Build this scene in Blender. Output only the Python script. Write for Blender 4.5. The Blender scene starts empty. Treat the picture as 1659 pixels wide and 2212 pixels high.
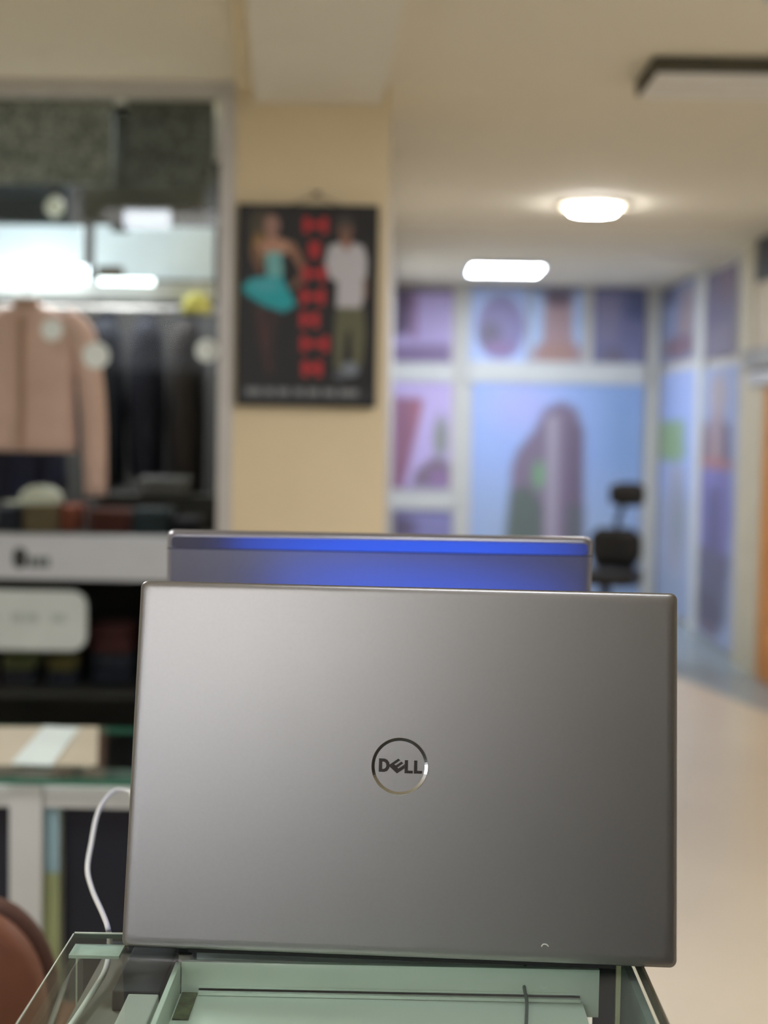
import bpy, bmesh, math, random
import numpy as np
from mathutils import Matrix, Vector

random.seed(4)
S = bpy.context.scene
COL = S.collection
PI = math.pi

# ------------------------------------------------------------------ camera
F, PU, PV = 3300.0, 829.5, 1106.0            # focal length and centre, in pixels of a 1659 x 2212 frame
CZ = 1.30                                    # eye height
def _norm(v): return v / np.linalg.norm(v)
_y = _norm(np.array([(862.0 - PU) / F, -(906.0 - PV) / F, -1.0]))   # where the depth axis vanishes
_z = np.array([math.sin(math.radians(1.0)), math.cos(math.radians(1.0)), 0.0])
_z = _norm(_z - _y * (_z @ _y))
_x = np.cross(_y, _z)
RC = np.array([_x, _y, _z])
EYE = np.array([0.0, 0.0, CZ])
cam = bpy.data.cameras.new('camera')
cam.sensor_fit = 'VERTICAL'; cam.sensor_height = 24.0
cam.lens = F / 2212.0 * 24.0
cam.dof.use_dof = True; cam.dof.focus_distance = 0.955; cam.dof.aperture_fstop = cam.lens / 10.5
cam.clip_start = 0.02; cam.clip_end = 60
co = bpy.data.objects.new('camera', cam); COL.objects.link(co)
M4 = Matrix.Identity(4)
for i in range(3):
    for j in range(3): M4[i][j] = RC[i][j]
M4.translation = (0, 0, CZ)
co.matrix_world = M4
S.camera = co

# ------------------------------------------------------------------ world, exposure
W = bpy.data.worlds.new('world'); S.world = W; W.use_nodes = True
W.node_tree.nodes['Background'].inputs[0].default_value = (0.8, 0.85, 0.9, 1)
W.node_tree.nodes['Background'].inputs[1].default_value = 0.05
S.view_settings.view_transform = 'Standard'; S.view_settings.look = 'None'
S.view_settings.exposure = 0.12; S.view_settings.gamma = 1.0
S.view_settings.use_curve_mapping = False
S.cycles.use_denoising = True
S.cycles.max_bounces = 10; S.cycles.transparent_max_bounces = 16
S.cycles.sample_clamp_indirect = 6.0

LAMP = 24.0            # brightness of the added ceiling panels; the round lamp scales it
# ------------------------------------------------------------------ measuring helpers (fit of the room to its photograph)
def ray(u, v): return RC @ np.array([(u - PU) / F, -(v - PV) / F, -1.0])
def at(u, v, Y): d = ray(u, v); return EYE + d * (Y / d[1])
def atz(u, v, Z): d = ray(u, v); return EYE + d * ((Z - CZ) / d[2])
def atx(u, v, X): d = ray(u, v); return EYE + d * (X / d[0])

# ------------------------------------------------------------------ materials
def lin(c): return tuple((x / 255 / 12.92 if x / 255 <= 0.04045 else ((x / 255 + 0.055) / 1.055) ** 2.4) for x in c[:3]) + (1.0,)
MATS = {}
def mat(name, rgb, rough=0.6, metal=0.0, var=0.06, scale=8.0, bump=0.0, bscale=200.0, spec=0.5, emit=None, estr=0.0, coat=0.0):
    if name in MATS: return MATS[name]
    m = bpy.data.materials.new(name); m.use_nodes = True
    nt = m.node_tree; b = nt.nodes['Principled BSDF']
    tc = nt.nodes.new('ShaderNodeTexCoord'); n = nt.nodes.new('ShaderNodeTexNoise')
    n.inputs['Scale'].default_value = scale; n.inputs['Detail'].default_value = 3
    nt.links.new(tc.outputs['Object'], n.inputs['Vector'])
    r = nt.nodes.new('ShaderNodeValToRGB')
    c = lin(rgb)
    r.color_ramp.elements[0].position = 0.25; r.color_ramp.elements[1].position = 0.75
    r.color_ramp.elements[0].color = tuple(x * (1 - var) for x in c[:3]) + (1,)
    r.color_ramp.elements[1].color = tuple(min(1, x * (1 + var)) for x in c[:3]) + (1,)
    nt.links.new(n.outputs['Fac'], r.inputs['Fac']); nt.links.new(r.outputs['Color'], b.inputs['Base Color'])
    b.inputs['Roughness'].default_value = rough; b.inputs['Metallic'].default_value = metal
    b.inputs['Specular IOR Level'].default_value = spec; b.inputs['Coat Weight'].default_value = coat
    if bump:
        n2 = nt.nodes.new('ShaderNodeTexNoise'); n2.inputs['Scale'].default_value = bscale
        bp = nt.nodes.new('ShaderNodeBump'); bp.inputs['Strength'].default_value = bump; bp.inputs['Distance'].default_value = 0.001
        nt.links.new(tc.outputs['Object'], n2.inputs['Vector'])
        nt.links.new(n2.outputs['Fac'], bp.inputs['Height']); nt.links.new(bp.outputs['Normal'], b.inputs['Normal'])
    if emit:
        b.inputs['Emission Color'].default_value = lin(emit); b.inputs['Emission Strength'].default_value = estr
    MATS[name] = m
    return m

def glass(name, tint, refl=1.0):
    if name in MATS: return MATS[name]
    m = bpy.data.materials.new(name); m.use_nodes = True
    nt = m.node_tree; nt.nodes.clear()
    out = nt.nodes.new('ShaderNodeOutputMaterial'); mix = nt.nodes.new('ShaderNodeMixShader')
    tr = nt.nodes.new('ShaderNodeBsdfTransparent'); gl = nt.nodes.new('ShaderNodeBsdfGlossy')
    fr = nt.nodes.new('ShaderNodeFresnel'); fr.inputs['IOR'].default_value = 1.5
    ge = nt.nodes.new('ShaderNodeNewGeometry'); sub = nt.nodes.new('ShaderNodeMath'); sub.operation = 'SUBTRACT'
    sub.inputs[0].default_value = refl; mul = nt.nodes.new('ShaderNodeMath'); mul.operation = 'MULTIPLY'; mul.use_clamp = True
    nz = nt.nodes.new('ShaderNodeTexNoise'); nz.inputs['Scale'].default_value = 30
    rr = nt.nodes.new('ShaderNodeMapRange'); rr.inputs['To Min'].default_value = 0.02; rr.inputs['To Max'].default_value = 0.08
    nt.links.new(nz.outputs['Fac'], rr.inputs['Value']); nt.links.new(rr.outputs['Result'], gl.inputs['Roughness'])
    tr.inputs['Color'].default_value = tint + (1,)
    nt.links.new(ge.outputs['Backfacing'], sub.inputs[1])            # reflect on the outer faces only
    nt.links.new(sub.outputs[0], mul.inputs[0]); nt.links.new(fr.outputs[0], mul.inputs[1])
    nt.links.new(mul.outputs[0], mix.inputs[0]); nt.links.new(tr.outputs[0], mix.inputs[1]); nt.links.new(gl.outputs[0], mix.inputs[2])
    nt.links.new(mix.outputs[0], out.inputs['Surface'])
    MATS[name] = m
    return m

def print_mat():
    if 'printed_ink' in MATS: return MATS['printed_ink']
    m = bpy.data.materials.new('printed_ink'); m.use_nodes = True
    nt = m.node_tree; b = nt.nodes['Principled BSDF']
    a = nt.nodes.new('ShaderNodeVertexColor'); a.layer_name = 'ink'
    n = nt.nodes.new('ShaderNodeTexNoise'); n.inputs['Scale'].default_value = 60
    mx = nt.nodes.new('ShaderNodeMixRGB'); mx.blend_type = 'OVERLAY'; mx.inputs[0].default_value = 0.12
    nt.links.new(a.outputs['Color'], mx.inputs[1]); nt.links.new(n.outputs['Color'], mx.inputs[2])
    nt.links.new(mx.outputs[0], b.inputs['Base Color']); b.inputs['Roughness'].default_value = 0.45
    MATS['printed_ink'] = m
    return m

# ------------------------------------------------------------------ mesh helpers
class MB:
    def __init__(self): self.bm = bmesh.new()
    def _faces(self, vs, fs, mi=0, smooth=False):
        vv = [self.bm.verts.new(v) for v in vs]
        for f in fs:
            try:
                fc = self.bm.faces.new([vv[i] for i in f]); fc.material_index = mi; fc.smooth = smooth
            except ValueError: pass
        return vv
    def box(self, a, b, mi=0, edge_mi=None):
        x0, y0, z0 = a; x1, y1, z1 = b
        vs = [(x0, y0, z0), (x1, y0, z0), (x1, y1, z0), (x0, y1, z0), (x0, y0, z1), (x1, y0, z1), (x1, y1, z1), (x0, y1, z1)]
        fs = [(3, 2, 1, 0), (4, 5, 6, 7), (0, 1, 5, 4), (1, 2, 6, 5), (2, 3, 7, 6), (3, 0, 4, 7)]
        vv = self._faces(vs, fs, mi)
        if edge_mi is not None:
            d = [abs(x1 - x0), abs(y1 - y0), abs(z1 - z0)]; k = d.index(min(d))
            self.bm.normal_update()
            for f in self.bm.faces:
                if f.verts[0] in vv and abs(f.normal[k]) < 0.5: f.material_index = edge_mi
        return self
    def prism(self, pts, y0, y1, mi=0, axis='y'):
        # pts in the x-z plane, extruded along y
        n = len(pts)
        if axis == 'y': vs = [(p[0], y0, p[1]) for p in pts] + [(p[0], y1, p[1]) for p in pts]
        elif axis == 'z': vs = [(p[0], p[1], y0) for p in pts] + [(p[0], p[1], y1) for p in pts]
        else: vs = [(y0, p[0], p[1]) for p in pts] + [(y1, p[0], p[1]) for p in pts]
        fs = [tuple(range(n))[::-1], tuple(range(n, 2 * n))] + [(i, (i + 1) % n, n + (i + 1) % n, n + i) for i in range(n)]
        self._faces(vs, fs, mi)
        return self
    def loft(self, rings, cap=True, mi=0, smooth=True):
        n = len(rings[0]); vs = [p for r in rings for p in r]; fs = []
        for k in range(len(rings) - 1):
            for i in range(n):
                j = (i + 1) % n
                fs.append((k * n + i, k * n + j, (k + 1) * n + j, (k + 1) * n + i))
        if cap: fs += [tuple(range(n))[::-1], tuple(range((len(rings) - 1) * n, len(rings) * n))]
        self._faces(vs, fs, mi, smooth)
        return self
    def tube(self, pts, r, n=10, mi=0):
        P = [Vector(p) for p in pts]; rings = []
        for i, p in enumerate(P):
            t = (P[min(i + 1, len(P) - 1)] - P[max(i - 1, 0)]).normalized()
            a = t.cross(Vector((0, 0, 1)))
            if a.length < 1e-3: a = t.cross(Vector((0, 1, 0)))
            a.normalize(); b = t.cross(a)
            rr = r[i] if isinstance(r, (list, tuple)) else r
            rings.append([p + a * math.cos(2 * PI * k / n) * rr + b * math.sin(2 * PI * k / n) * rr for k in range(n)])
        return self.loft(rings, True, mi)
    def lathe(self, prof, c=(0, 0, 0), n=32, mi=0):
        rings = [[(c[0] + r * math.cos(2 * PI * k / n), c[1] + r * math.sin(2 * PI * k / n), c[2] + z) for k in range(n)] for r, z in prof]
        return self.loft(rings, True, mi)
    def build(self, name, mats, parent=None, loc=None, bevel=0.0, seg=2, smooth=False):
        bmesh.ops.recalc_face_normals(self.bm, faces=self.bm.faces)
        if bevel: bmesh.ops.bevel(self.bm, geom=list(self.bm.edges), offset=bevel, segments=seg, affect='EDGES', profile=0.5)
        me = bpy.data.meshes.new(name)
        if smooth:
            for f in self.bm.faces: f.smooth = True
        self.bm.to_mesh(me); self.bm.free()
        for m in (mats if isinstance(mats, (list, tuple)) else [mats]): me.materials.append(m)
        o = bpy.data.objects.new(name, me); COL.objects.link(o)
        if loc is not None: o.location = loc
        if parent is not None: o.parent = parent
        return o

def tag(o, label=None, cat=None, group=None, kind=None):
    if label: o['label'] = label
    if cat: o['category'] = cat
    if group: o['group'] = group
    if kind: o['kind'] = kind
    return o
def thing(name, label, cat, loc=(0, 0, 0), rz=0.0, group=None):
    o = bpy.data.objects.new(name, None); COL.objects.link(o); o.empty_display_size = 0.05
    o.location = loc; o.rotation_euler = (0, 0, rz)
    return tag(o, label, cat, group)
def box(a, b): return MB().box(tuple(min(p, q) for p, q in zip(a, b)), tuple(max(p, q) for p, q in zip(a, b)))
def structure(name, mb, m, label=None, cat='structure'):
    o = mb.build(name, m); return tag(o, label, None, None, 'structure')
def rrect(w, h, r, n=6, x0=None, z0=0.0):
    x0 = -w / 2 if x0 is None else x0
    out = []
    for cx, cz, a0 in ((x0 + w - r, z0 + h - r, 0), (x0 + r, z0 + h - r, PI / 2), (x0 + r, z0 + r, PI), (x0 + w - r, z0 + r, 1.5 * PI)):
        for k in range(n + 1):
            a = a0 + PI / 2 * k / n; out.append((cx + r * math.cos(a), cz + r * math.sin(a)))
    return out
def catmull(P, n=8):
    P = [np.array(p, float) for p in P]; Q = [2 * P[0] - P[1]] + P + [2 * P[-1] - P[-2]]; out = []
    for i in range(1, len(Q) - 2):
        for k in range(n):
            t = k / n
            out.append(0.5 * (2 * Q[i] + (Q[i + 1] - Q[i - 1]) * t + (2 * Q[i - 1] - 5 * Q[i] + 4 * Q[i + 1] - Q[i + 2]) * t * t + (3 * Q[i] - Q[i - 1] - 3 * Q[i + 1] + Q[i + 2]) * t ** 3))
    out.append(P[-1]); return out

# flat printed sheets: the picture is inked on a fine grid as a colour attribute
def sheet(name, parent, corner, TL, TR, BL, size, bg, shapes, step, off=(0, 0, 0)):
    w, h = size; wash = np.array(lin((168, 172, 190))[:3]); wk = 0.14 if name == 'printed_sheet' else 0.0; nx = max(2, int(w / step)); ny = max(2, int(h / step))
    u = np.linspace(0, 1, nx + 1); v = np.linspace(0, 1, ny + 1)
    U, V = np.meshgrid(u, v); X = U * w + corner[0]; Y = V * h + corner[1]
    C = np.ones((ny + 1, nx + 1, 3)) * np.array(lin(bg)[:3])
    for s in shapes:
        k = s[0]; col = np.array(lin(s[-2])[:3]); sf = s[-1]
        if k == 'e':
            _, cx, cy, rx, ry = s[:5]; d = (np.sqrt(((X - cx) / rx) ** 2 + ((Y - cy) / ry) ** 2) - 1) * min(rx, ry)
        elif k == 'r':
            _, x0, y0, x1, y1 = s[:5]; d = np.maximum(np.maximum(x0 - X, X - x1), np.maximum(y0 - Y, Y - y1))
        else:                                             # polygon, any order
            P = np.array(s[1], float); n = len(P); ins = np.zeros(X.shape, bool); d = np.full(X.shape, 1e9)
            for i in range(n):
                a, b = P[i], P[(i + 1) % n]
                c = ((a[1] > Y) != (b[1] > Y)) & (X < (b[0] - a[0]) * (Y - a[1]) / (b[1] - a[1] + 1e-9) + a[0]); ins ^= c
                e = b - a; t = np.clip(((X - a[0]) * e[0] + (Y - a[1]) * e[1]) / (e @ e), 0, 1)
                d = np.minimum(d, np.hypot(X - a[0] - t * e[0], Y - a[1] - t * e[1]))
            d = np.where(ins, -d, d)
        al = np.clip(0.5 - d / max(sf, 1e-3), 0, 1)[..., None]
        C = C * (1 - al) + col * al
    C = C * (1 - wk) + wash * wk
    TL, TR, BL = (np.array(p, float) + np.array(off) for p in (TL, TR, BL))
    P = TL + U[..., None] * (TR - TL) + V[..., None] * (BL - TL)
    P = P.reshape(-1, 3)
    idx = np.arange((nx + 1) * (ny + 1)).reshape(ny + 1, nx + 1)
    fs = np.stack([idx[:-1, :-1], idx[1:, :-1], idx[1:, 1:], idx[:-1, 1:]], -1).reshape(-1, 4)
    me = bpy.data.meshes.new(name); me.from_pydata(P.tolist(), [], fs.tolist())
    ca = me.color_attributes.new('ink', 'FLOAT_COLOR', 'POINT')
    ca.data.foreach_set('color', np.concatenate([C.reshape(-1, 3), np.ones((len(P), 1))], 1).astype(np.float32).ravel())
    me.materials.append(print_mat())
    o = bpy.data.objects.new(name, me); COL.objects.link(o)
    if parent is not None: o.parent = parent
    return o

# ------------------------------------------------------------------ palette
m_ceil = mat('ceiling_paint', (232, 224, 204), 0.9, var=0.02, scale=2)
m_beam = mat('beam_paint', (230, 224, 210), 0.85, var=0.03, scale=3)
m_floor = mat('floor_tile', (216, 204, 182), 0.28, var=0.05, scale=1.6)
m_wall_reflection = mat('painted_wall_reflection', (150, 162, 166), 0.3, var=0.05, scale=2)  # tone of the wall's reflection and shade on the floor
m_pillar = mat('pillar_paint', (230, 213, 178), 0.85, var=0.03, scale=3)
m_wall = mat('wall_paint', (208, 204, 194), 0.85, var=0.03, scale=3)
m_dark = mat('dark_paint', (46, 45, 42), 0.8)
m_alu = mat('brushed_aluminium', (200, 196, 190), 0.45, 0.35, var=0.04)
m_white = mat('white_laminate', (198, 202, 208), 0.5, var=0.03)
m_frame = mat('white_powder_coat', (206, 208, 204), 0.45, var=0.03)
m_lid = mat('anodised_grey', (152, 149, 146), 0.33, 1.0, var=0.02, scale=400, bump=0.05, bscale=2500)
m_deck = mat('deck_grey', (120, 120, 120), 0.5, 0.6)
m_black = mat('black_plastic', (22, 22, 23), 0.45)
m_rubber = mat('black_rubber', (16, 18, 17), 0.8)
m_chrome = mat('chrome', (205, 203, 200), 0.1, 1.0, var=0.02)
m_chrome_dark = mat('dark_chrome', (118, 112, 108), 0.14, 1.0, var=0.05)
m_screen = mat('lit_blue_screen', (8, 10, 30), 0.3, emit=(24, 70, 255), estr=2.7)
nt_ = m_screen.node_tree; tc_ = nt_.nodes.new('ShaderNodeTexCoord'); mp_ = nt_.nodes.new('ShaderNodeMapping'); gr_ = nt_.nodes.new('ShaderNodeTexGradient'); gr_.gradient_type = 'SPHERICAL'
mp_.inputs['Location'].default_value = (0.0, 0.0, -.75); mp_.inputs['Scale'].default_value = (4.6, 1, 5.2)
rp_ = nt_.nodes.new('ShaderNodeValToRGB'); rp_.color_ramp.elements[0].color = lin((40, 52, 110)); rp_.color_ramp.elements[1].color = lin((44, 100, 255)); rp_.color_ramp.elements[1].position = .6
nt_.links.new(tc_.outputs['Object'], mp_.inputs['Vector']); nt_.links.new(mp_.outputs[0], gr_.inputs[0]); nt_.links.new(gr_.outputs['Fac'], rp_.inputs[0]); nt_.links.new(rp_.outputs[0], nt_.nodes['Principled BSDF'].inputs['Emission Color'])
m_screen_off = mat('dark_screen', (12, 12, 14), 0.2)
g_clear = glass('clear_glass', (0.945, 0.988, 0.963))
g_win = glass('window_glass', (0.95, 0.97, 0.96), 0.22)
m_gedge = mat('glass_edge_green', (62, 112, 92), 0.25, var=0.15, scale=40)
m_gedge2 = mat('glass_edge_pale', (150, 160, 130), 0.3, var=0.2, scale=60)
m_cable = mat('white_cable', (214, 214, 206), 0.5, var=0.02)
m_lamp_added = mat('added_lamp_glow', (255, 250, 240), 0.5, emit=(248, 247, 250), estr=LAMP)
m_lampc = mat('cool_lamp_diffuser', (245, 250, 255), 0.5, emit=(228, 238, 255), estr=48.0)

# ================================================================== THE ROOM
ZC, YB, XR = 2.27, 11.0, 1.88
XL, YF = -2.3, -2.6
fl = structure('floor', box((XL, YF, -0.05), (XR + 0.1, YB + 0.1, 0)), m_floor)
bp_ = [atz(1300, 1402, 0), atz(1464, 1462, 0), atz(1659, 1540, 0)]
structure('trim_1', MB().prism([(bp_[0][0], bp_[0][1]), (bp_[1][0], bp_[1][1]), (bp_[2][0], bp_[2][1]), (XR - .001, bp_[2][1] - .35), (XR - .001, YB - .001), (bp_[0][0], YB - .001)], 0.0, 0.004, axis='z'), m_wall_reflection, 'grey floor patch painted for the reflection and shade of the picture wall')  # painted patch where the wall reflects and shades the floor
structure('ceiling', box((XL, YF, ZC), (XR + 0.1, YB + 0.1, ZC + 0.08)), m_ceil)
structure('wall_right', box((XR, YF, 0), (XR + 0.1, YB + 0.1, ZC)), m_wall)
structure('wall_back', box((-0.2, YB, 0), (XR, YB + 0.1, ZC)), m_wall)
structure('wall_front', box((XL, YF - 0.1, 0), (XR, YF, ZC)), mat('front_wall_paint', (70, 69, 68), 0.85))
# unseen glowing panel added behind the viewer, high left, to light lid and room
t = bpy.data.objects.new('fill_light_panel', None); COL.objects.link(t); t.location = (-1.6, YF, 1.9); tag(t, None, None, None, 'structure')
MB().box((-.6, .001, -.25), (.6, .01, .25)).build('fill_light_pane', mat('fill_light_glow', (240, 246, 255), 0.4, emit=(230, 238, 252), estr=4.6), t)
for a_, b_ in (((-.64, .001, -.29), (.64, .03, -.251)), ((-.64, .001, .251), (.64, .03, .29)), ((-.64, .001, -.25), (-.601, .03, .25)), ((.601, .001, -.25), (.64, .03, .25)), ((-.02, .011, -.25), (.02, .03, .25))):
    MB().box(a_, b_).build('frame', m_alu, t)
structure('wall_left', box((XL - 0.1, YF, 0), (XL, 5.95, ZC)), m_wall)
structure('wall_corridor', box((-0.14, 4.95, 0), (-0.05, YB, ZC)), m_wall)
structure('pillar', box((-0.49, 4.5, 0), (-0.043, 4.95, ZC)), m_pillar, 'cream painted pillar carrying the dark poster')
# lowered beam running towards the viewer, slightly askew
structure('beam', MB().prism([(-0.44, 4.55), (-0.074, 4.62), (0.02, 3.0), (0.10, 1.2), (-0.22, 1.2), (-0.318, 3.0)], ZC - 0.06, ZC, axis='z'), m_beam)
structure('trim_2', MB().prism([(-0.49, 4.499), (-0.44, 4.499), (-0.318, 3.0), (-0.22, 1.2), (-0.25, 1.2), (-0.352, 3.0)], ZC - 0.03, ZC, axis='z'), m_pillar, 'cream strip along the beam')

# ceiling lamps -------------------------------------------------------
def square_panel(x, y, sx, sy, label, m, group=None, name='seen_or_added_panel_lamp'):
    t = thing(name, label, 'ceiling light', (x, y, ZC), 0, group)
    f = MB()
    for a, b in (((-sx, -sy, -0.022), (sx, -sy + .02, 0)), ((-sx, sy - .02, -0.022), (sx, sy, 0)), ((-sx, -sy + .02, -0.022), (-sx + .02, sy - .02, 0)), ((sx - .02, -sy + .02, -0.022), (sx, sy - .02, 0))):
        f.box(a, b)
    f.build('frame', m_white, t)
    MB().box((-sx + .02, -sy + .02, -0.016), (sx - .02, sy - .02, -0.004)).build('diffuser', m, t)
    return t
square_panel(0.655, 9.75, 0.24, 0.3, 'square white lit panel on the ceiling close to the picture wall', m_lampc)
OFF = 'ceiling panels added out of view for light'
for k, (x, y, nm) in enumerate(((-0.75, -1.95, 'behind the viewer to the left'), (-1.15, 1.6, 'over the brown chair'), (1.1, 3.2, 'over the aisle'))):
    square_panel(x, y, 0.3, 0.3, 'added unseen ceiling panel ' + nm, m_lamp_added, OFF)  # unseen panels added to brighten the room and grade the lid
square_panel(0.1, 0.3, 0.2, 0.2, 'small dim panel added over the glass counter to light its tray', mat('added_dim_glow', (245, 248, 255), 0.5, emit=(242, 246, 255), estr=13.0), OFF)  # unseen panel added to brighten the tray under the glass
def round_lamp(x, y, r, label):
    t = thing('round_ceiling_lamp', label, 'ceiling light', (x, y, ZC))
    MB().lathe([(r * 1.6, 0), (r * 1.6, -0.008), (r * 1.12, -0.018), (r * 1.1, 0)], n=40).build('trim_ring', mat('lamp_trim', (196, 184, 158), 0.8), t)
    MB().lathe([(r, 0), (r, -0.03), (r * 0.9, -0.04), (0.001, -0.042)], n=40).build('diffuser', mat('round_lamp_glow', (255, 252, 246), 0.5, emit=(250, 248, 248), estr=LAMP * 5), t)
    return t
round_lamp(0.845, 6.86, 0.106, 'round white glowing lamp on the cream ceiling')
t = thing('ceiling_vent', 'pale grey unlit rectangular unit hung under the ceiling with dark sides', 'air vent', (0.655, 4.1, ZC))
MB().box((0, 0, -0.042), (0.62, 0.31, -0.004)).build('housing', mat('vent_dark', (82, 78, 64), 0.8), t)
MB().box((0.012, 0.012, -0.05), (0.61, 0.30, -0.042)).build('cover', mat('vent_cover', (236, 232, 224), 0.6), t)
for k in range(3): MB().box((0.03, 0.06 + 0.08 * k, -0.053), (0.59, 0.075 + 0.08 * k, -0.05)).build('slat', mat('vent_slat', (222, 218, 208), 0.6), t)

# ================================================================== SHOP WINDOW ON THE LEFT
YW = 4.5
def w(u, v): return at(u, v, YW)
zt0, zs = w(240, 205)[2], w(240, 1158)[2]          # head and foot of the glazing
xr = -0.533
t = bpy.data.objects.new('window_1', None); COL.objects.link(t); t.location = (-1.4, YW, 0); tag(t, None, None, None, 'structure')
def sb(name, a, b, m, parent=None, base=(0, 0, 0)):
    return box([p - q for p, q in zip(a, base)], [p - q for p, q in zip(b, base)]).build(name, m, parent)
B = (-1.4, YW, 0)
sb('head_rail', (XL, YW, zt0), (-0.49, YW + 0.06, ZC), m_alu, t, B)
sb('side_post', (xr, YW - 0.01, 0.0), (-0.49, YW + 0.06, zt0), m_alu, t, B)
sb('pane', (XL, YW + 0.02, zs), (xr, YW + 0.026, zt0), g_win, t, B)
zf = w(240, 1252)[2]
fa = sb('sill_panel', (XL, YW - 0.02, zf), (xr, YW + 0.05, zs), m_white, t, B)
# dark emblem and word mark on the sill panel: too blurred in the photograph to read
def mark(name, u0, v0, u1, v1, m, r=0.45, parent=None, Y=YW - 0.021, base=B):
    a, b = at(u0, v1, Y), at(u1, v0, Y); ww, hh = b[0] - a[0], b[2] - a[2]
    return MB().prism([(p[0] - base[0], p[1] - base[2]) for p in rrect(ww, hh, min(ww, hh) * r, 5, a[0], a[2])], Y - 0.001 - base[1], Y - base[1] + 0.002).build(name, m, parent)
mark('emblem', 28, 1183, 58, 1228, mat('ink_dark', (44, 46, 46), 0.6), 0.5, fa)
for k in range(3): mark('word_mark', 62 + 16 * k, 1203, 75 + 16 * k, 1226, mat('ink_grey', (92, 100, 100), 0.6), 0.3, fa)
sb('lower_pane', (XL, YW + 0.0, 0.12), (xr, YW + 0.006, zf - 0.002), g_win, t, B)
sb('kick_board', (XL, YW - 0.01, 0), (xr, YW + 0.05, 0.12), m_dark, t, B)
# the shop behind the glass
structure('wall_shop_back', box((XL, 5.9, 0), (-0.15, 5.95, ZC)), m_dark)
structure('wall_shop_side', box((-0.55, 4.96, 0), (-0.50, 5.9, ZC)), mat('shop_side', (52, 50, 48), 0.8))
structure('trim_3', box((XL, YW + 0.06, zs - 0.03), (-0.56, 5.88, zs - 0.005)), mat('dark_shelf', (40, 38, 36), 0.6), 'dark shelf floor behind the shop window')

for x in (-.95, -1.7):  # hidden panels added to light the clothes behind the glass
    square_panel(x, 5.35, 0.25, 0.3, 'added hidden lit panel on the shop ceiling, ' + ('nearer the pillar' if x > -1 else 'farther from the pillar'), m_lamp_added, 'panels added on the shop ceiling')
for x in (-.86, -1.38):  # hidden panels added to brighten the pale boards
    square_panel(x, 4.92, 0.2, 0.06, 'added hidden narrow lit panel on the shop ceiling right behind the speckled boards, ' + ('nearer the pillar' if x > -1 else 'farther from the pillar'), mat('added_shop_glow', (245, 250, 255), 0.5, emit=(224, 238, 255), estr=22.0), 'added narrow panels on the shop ceiling')
# speckled boards above, seen through the window
def speckle(name, c1, c2):
    m = bpy.data.materials.new(name); m.use_nodes = True; nt = m.node_tree; b = nt.nodes['Principled BSDF']
    tc = nt.nodes.new('ShaderNodeTexCoord'); vz = nt.nodes.new('ShaderNodeTexVoronoi'); vz.inputs['Scale'].default_value = 70
    nz = nt.nodes.new('ShaderNodeTexNoise'); nz.inputs['Scale'].default_value = 16; nz.inputs['Detail'].default_value = 6
    ad = nt.nodes.new('ShaderNodeMath'); ad.operation = 'MULTIPLY'
    rp = nt.nodes.new('ShaderNodeValToRGB'); rp.color_ramp.elements[0].color = lin(c1); rp.color_ramp.elements[1].color = lin(c2)
    rp.color_ramp.elements[0].position = 0.1; rp.color_ramp.elements[1].position = 0.42
    nt.links.new(tc.outputs['Object'], vz.inputs['Vector']); nt.links.new(tc.outputs['Object'], nz.inputs['Vector'])
    nt.links.new(vz.outputs['Distance'], ad.inputs[0]); nt.links.new(nz.outputs['Fac'], ad.inputs[1])
    nt.links.new(ad.outputs[0], rp.inputs[0]); nt.links.new(rp.outputs[0], b.inputs['Base Color']); b.inputs['Roughness'].default_value = 0.55
    return m
ms1 = speckle('glitter_board', (98, 100, 96), (166, 171, 165)); ms2 = speckle('dark_glitter_board', (66, 68, 66), (120, 125, 122))
def slab(name, u0, v0, u1, v1, Y, th, m, label, cat, group=None, bevel=0.0):
    a, b = at(u0, v1, Y), at(u1, v0, Y)
    o = MB().box((0, 0, 0), (b[0] - a[0], th, b[2] - a[2])).build(name, m, None, (a[0], Y, a[2]), bevel)
    return tag(o, label, cat, group)
slab('speckled_board', -60, 196, 245, 395, 4.78, 0.02, ms1, 'grey speckled board high behind the shop window, the lighter one', 'board')
slab('speckled_board', 272, 205, 462, 400, 4.78, 0.02, ms2, 'darker grey speckled board high behind the window beside the post', 'board')
slab('olive_strip', 240, 190, 278, 500, 4.86, 0.02, mat('olive_dark', (72, 72, 60), 0.7), 'dark olive upright between the two speckled boards', 'board')
slab('dark_valance', -60, 398, 150, 480, 4.82, 0.02, mat('slate', (62, 70, 76), 0.7), 'slate grey valance under the lighter speckled board', 'board')
slab('olive_valance', 180, 402, 440, 478, 4.84, 0.02, mat('olive_grey', (86, 84, 72), 0.7), 'olive grey valance under the darker speckled board', 'board')
mp = mat('pale_board', (230, 240, 242), 0.6, emit=(214, 232, 234), estr=0.0)
slab('pale_board', -60, 488, 178, 572, 5.02, 0.02, mp, 'pale blue-white board above the long tube lamp behind the window', 'board')
slab('pale_board', 204, 490, 462, 600, 5.02, 0.02, mp, 'pale board beside the window post above the dark clothes', 'board')
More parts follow.
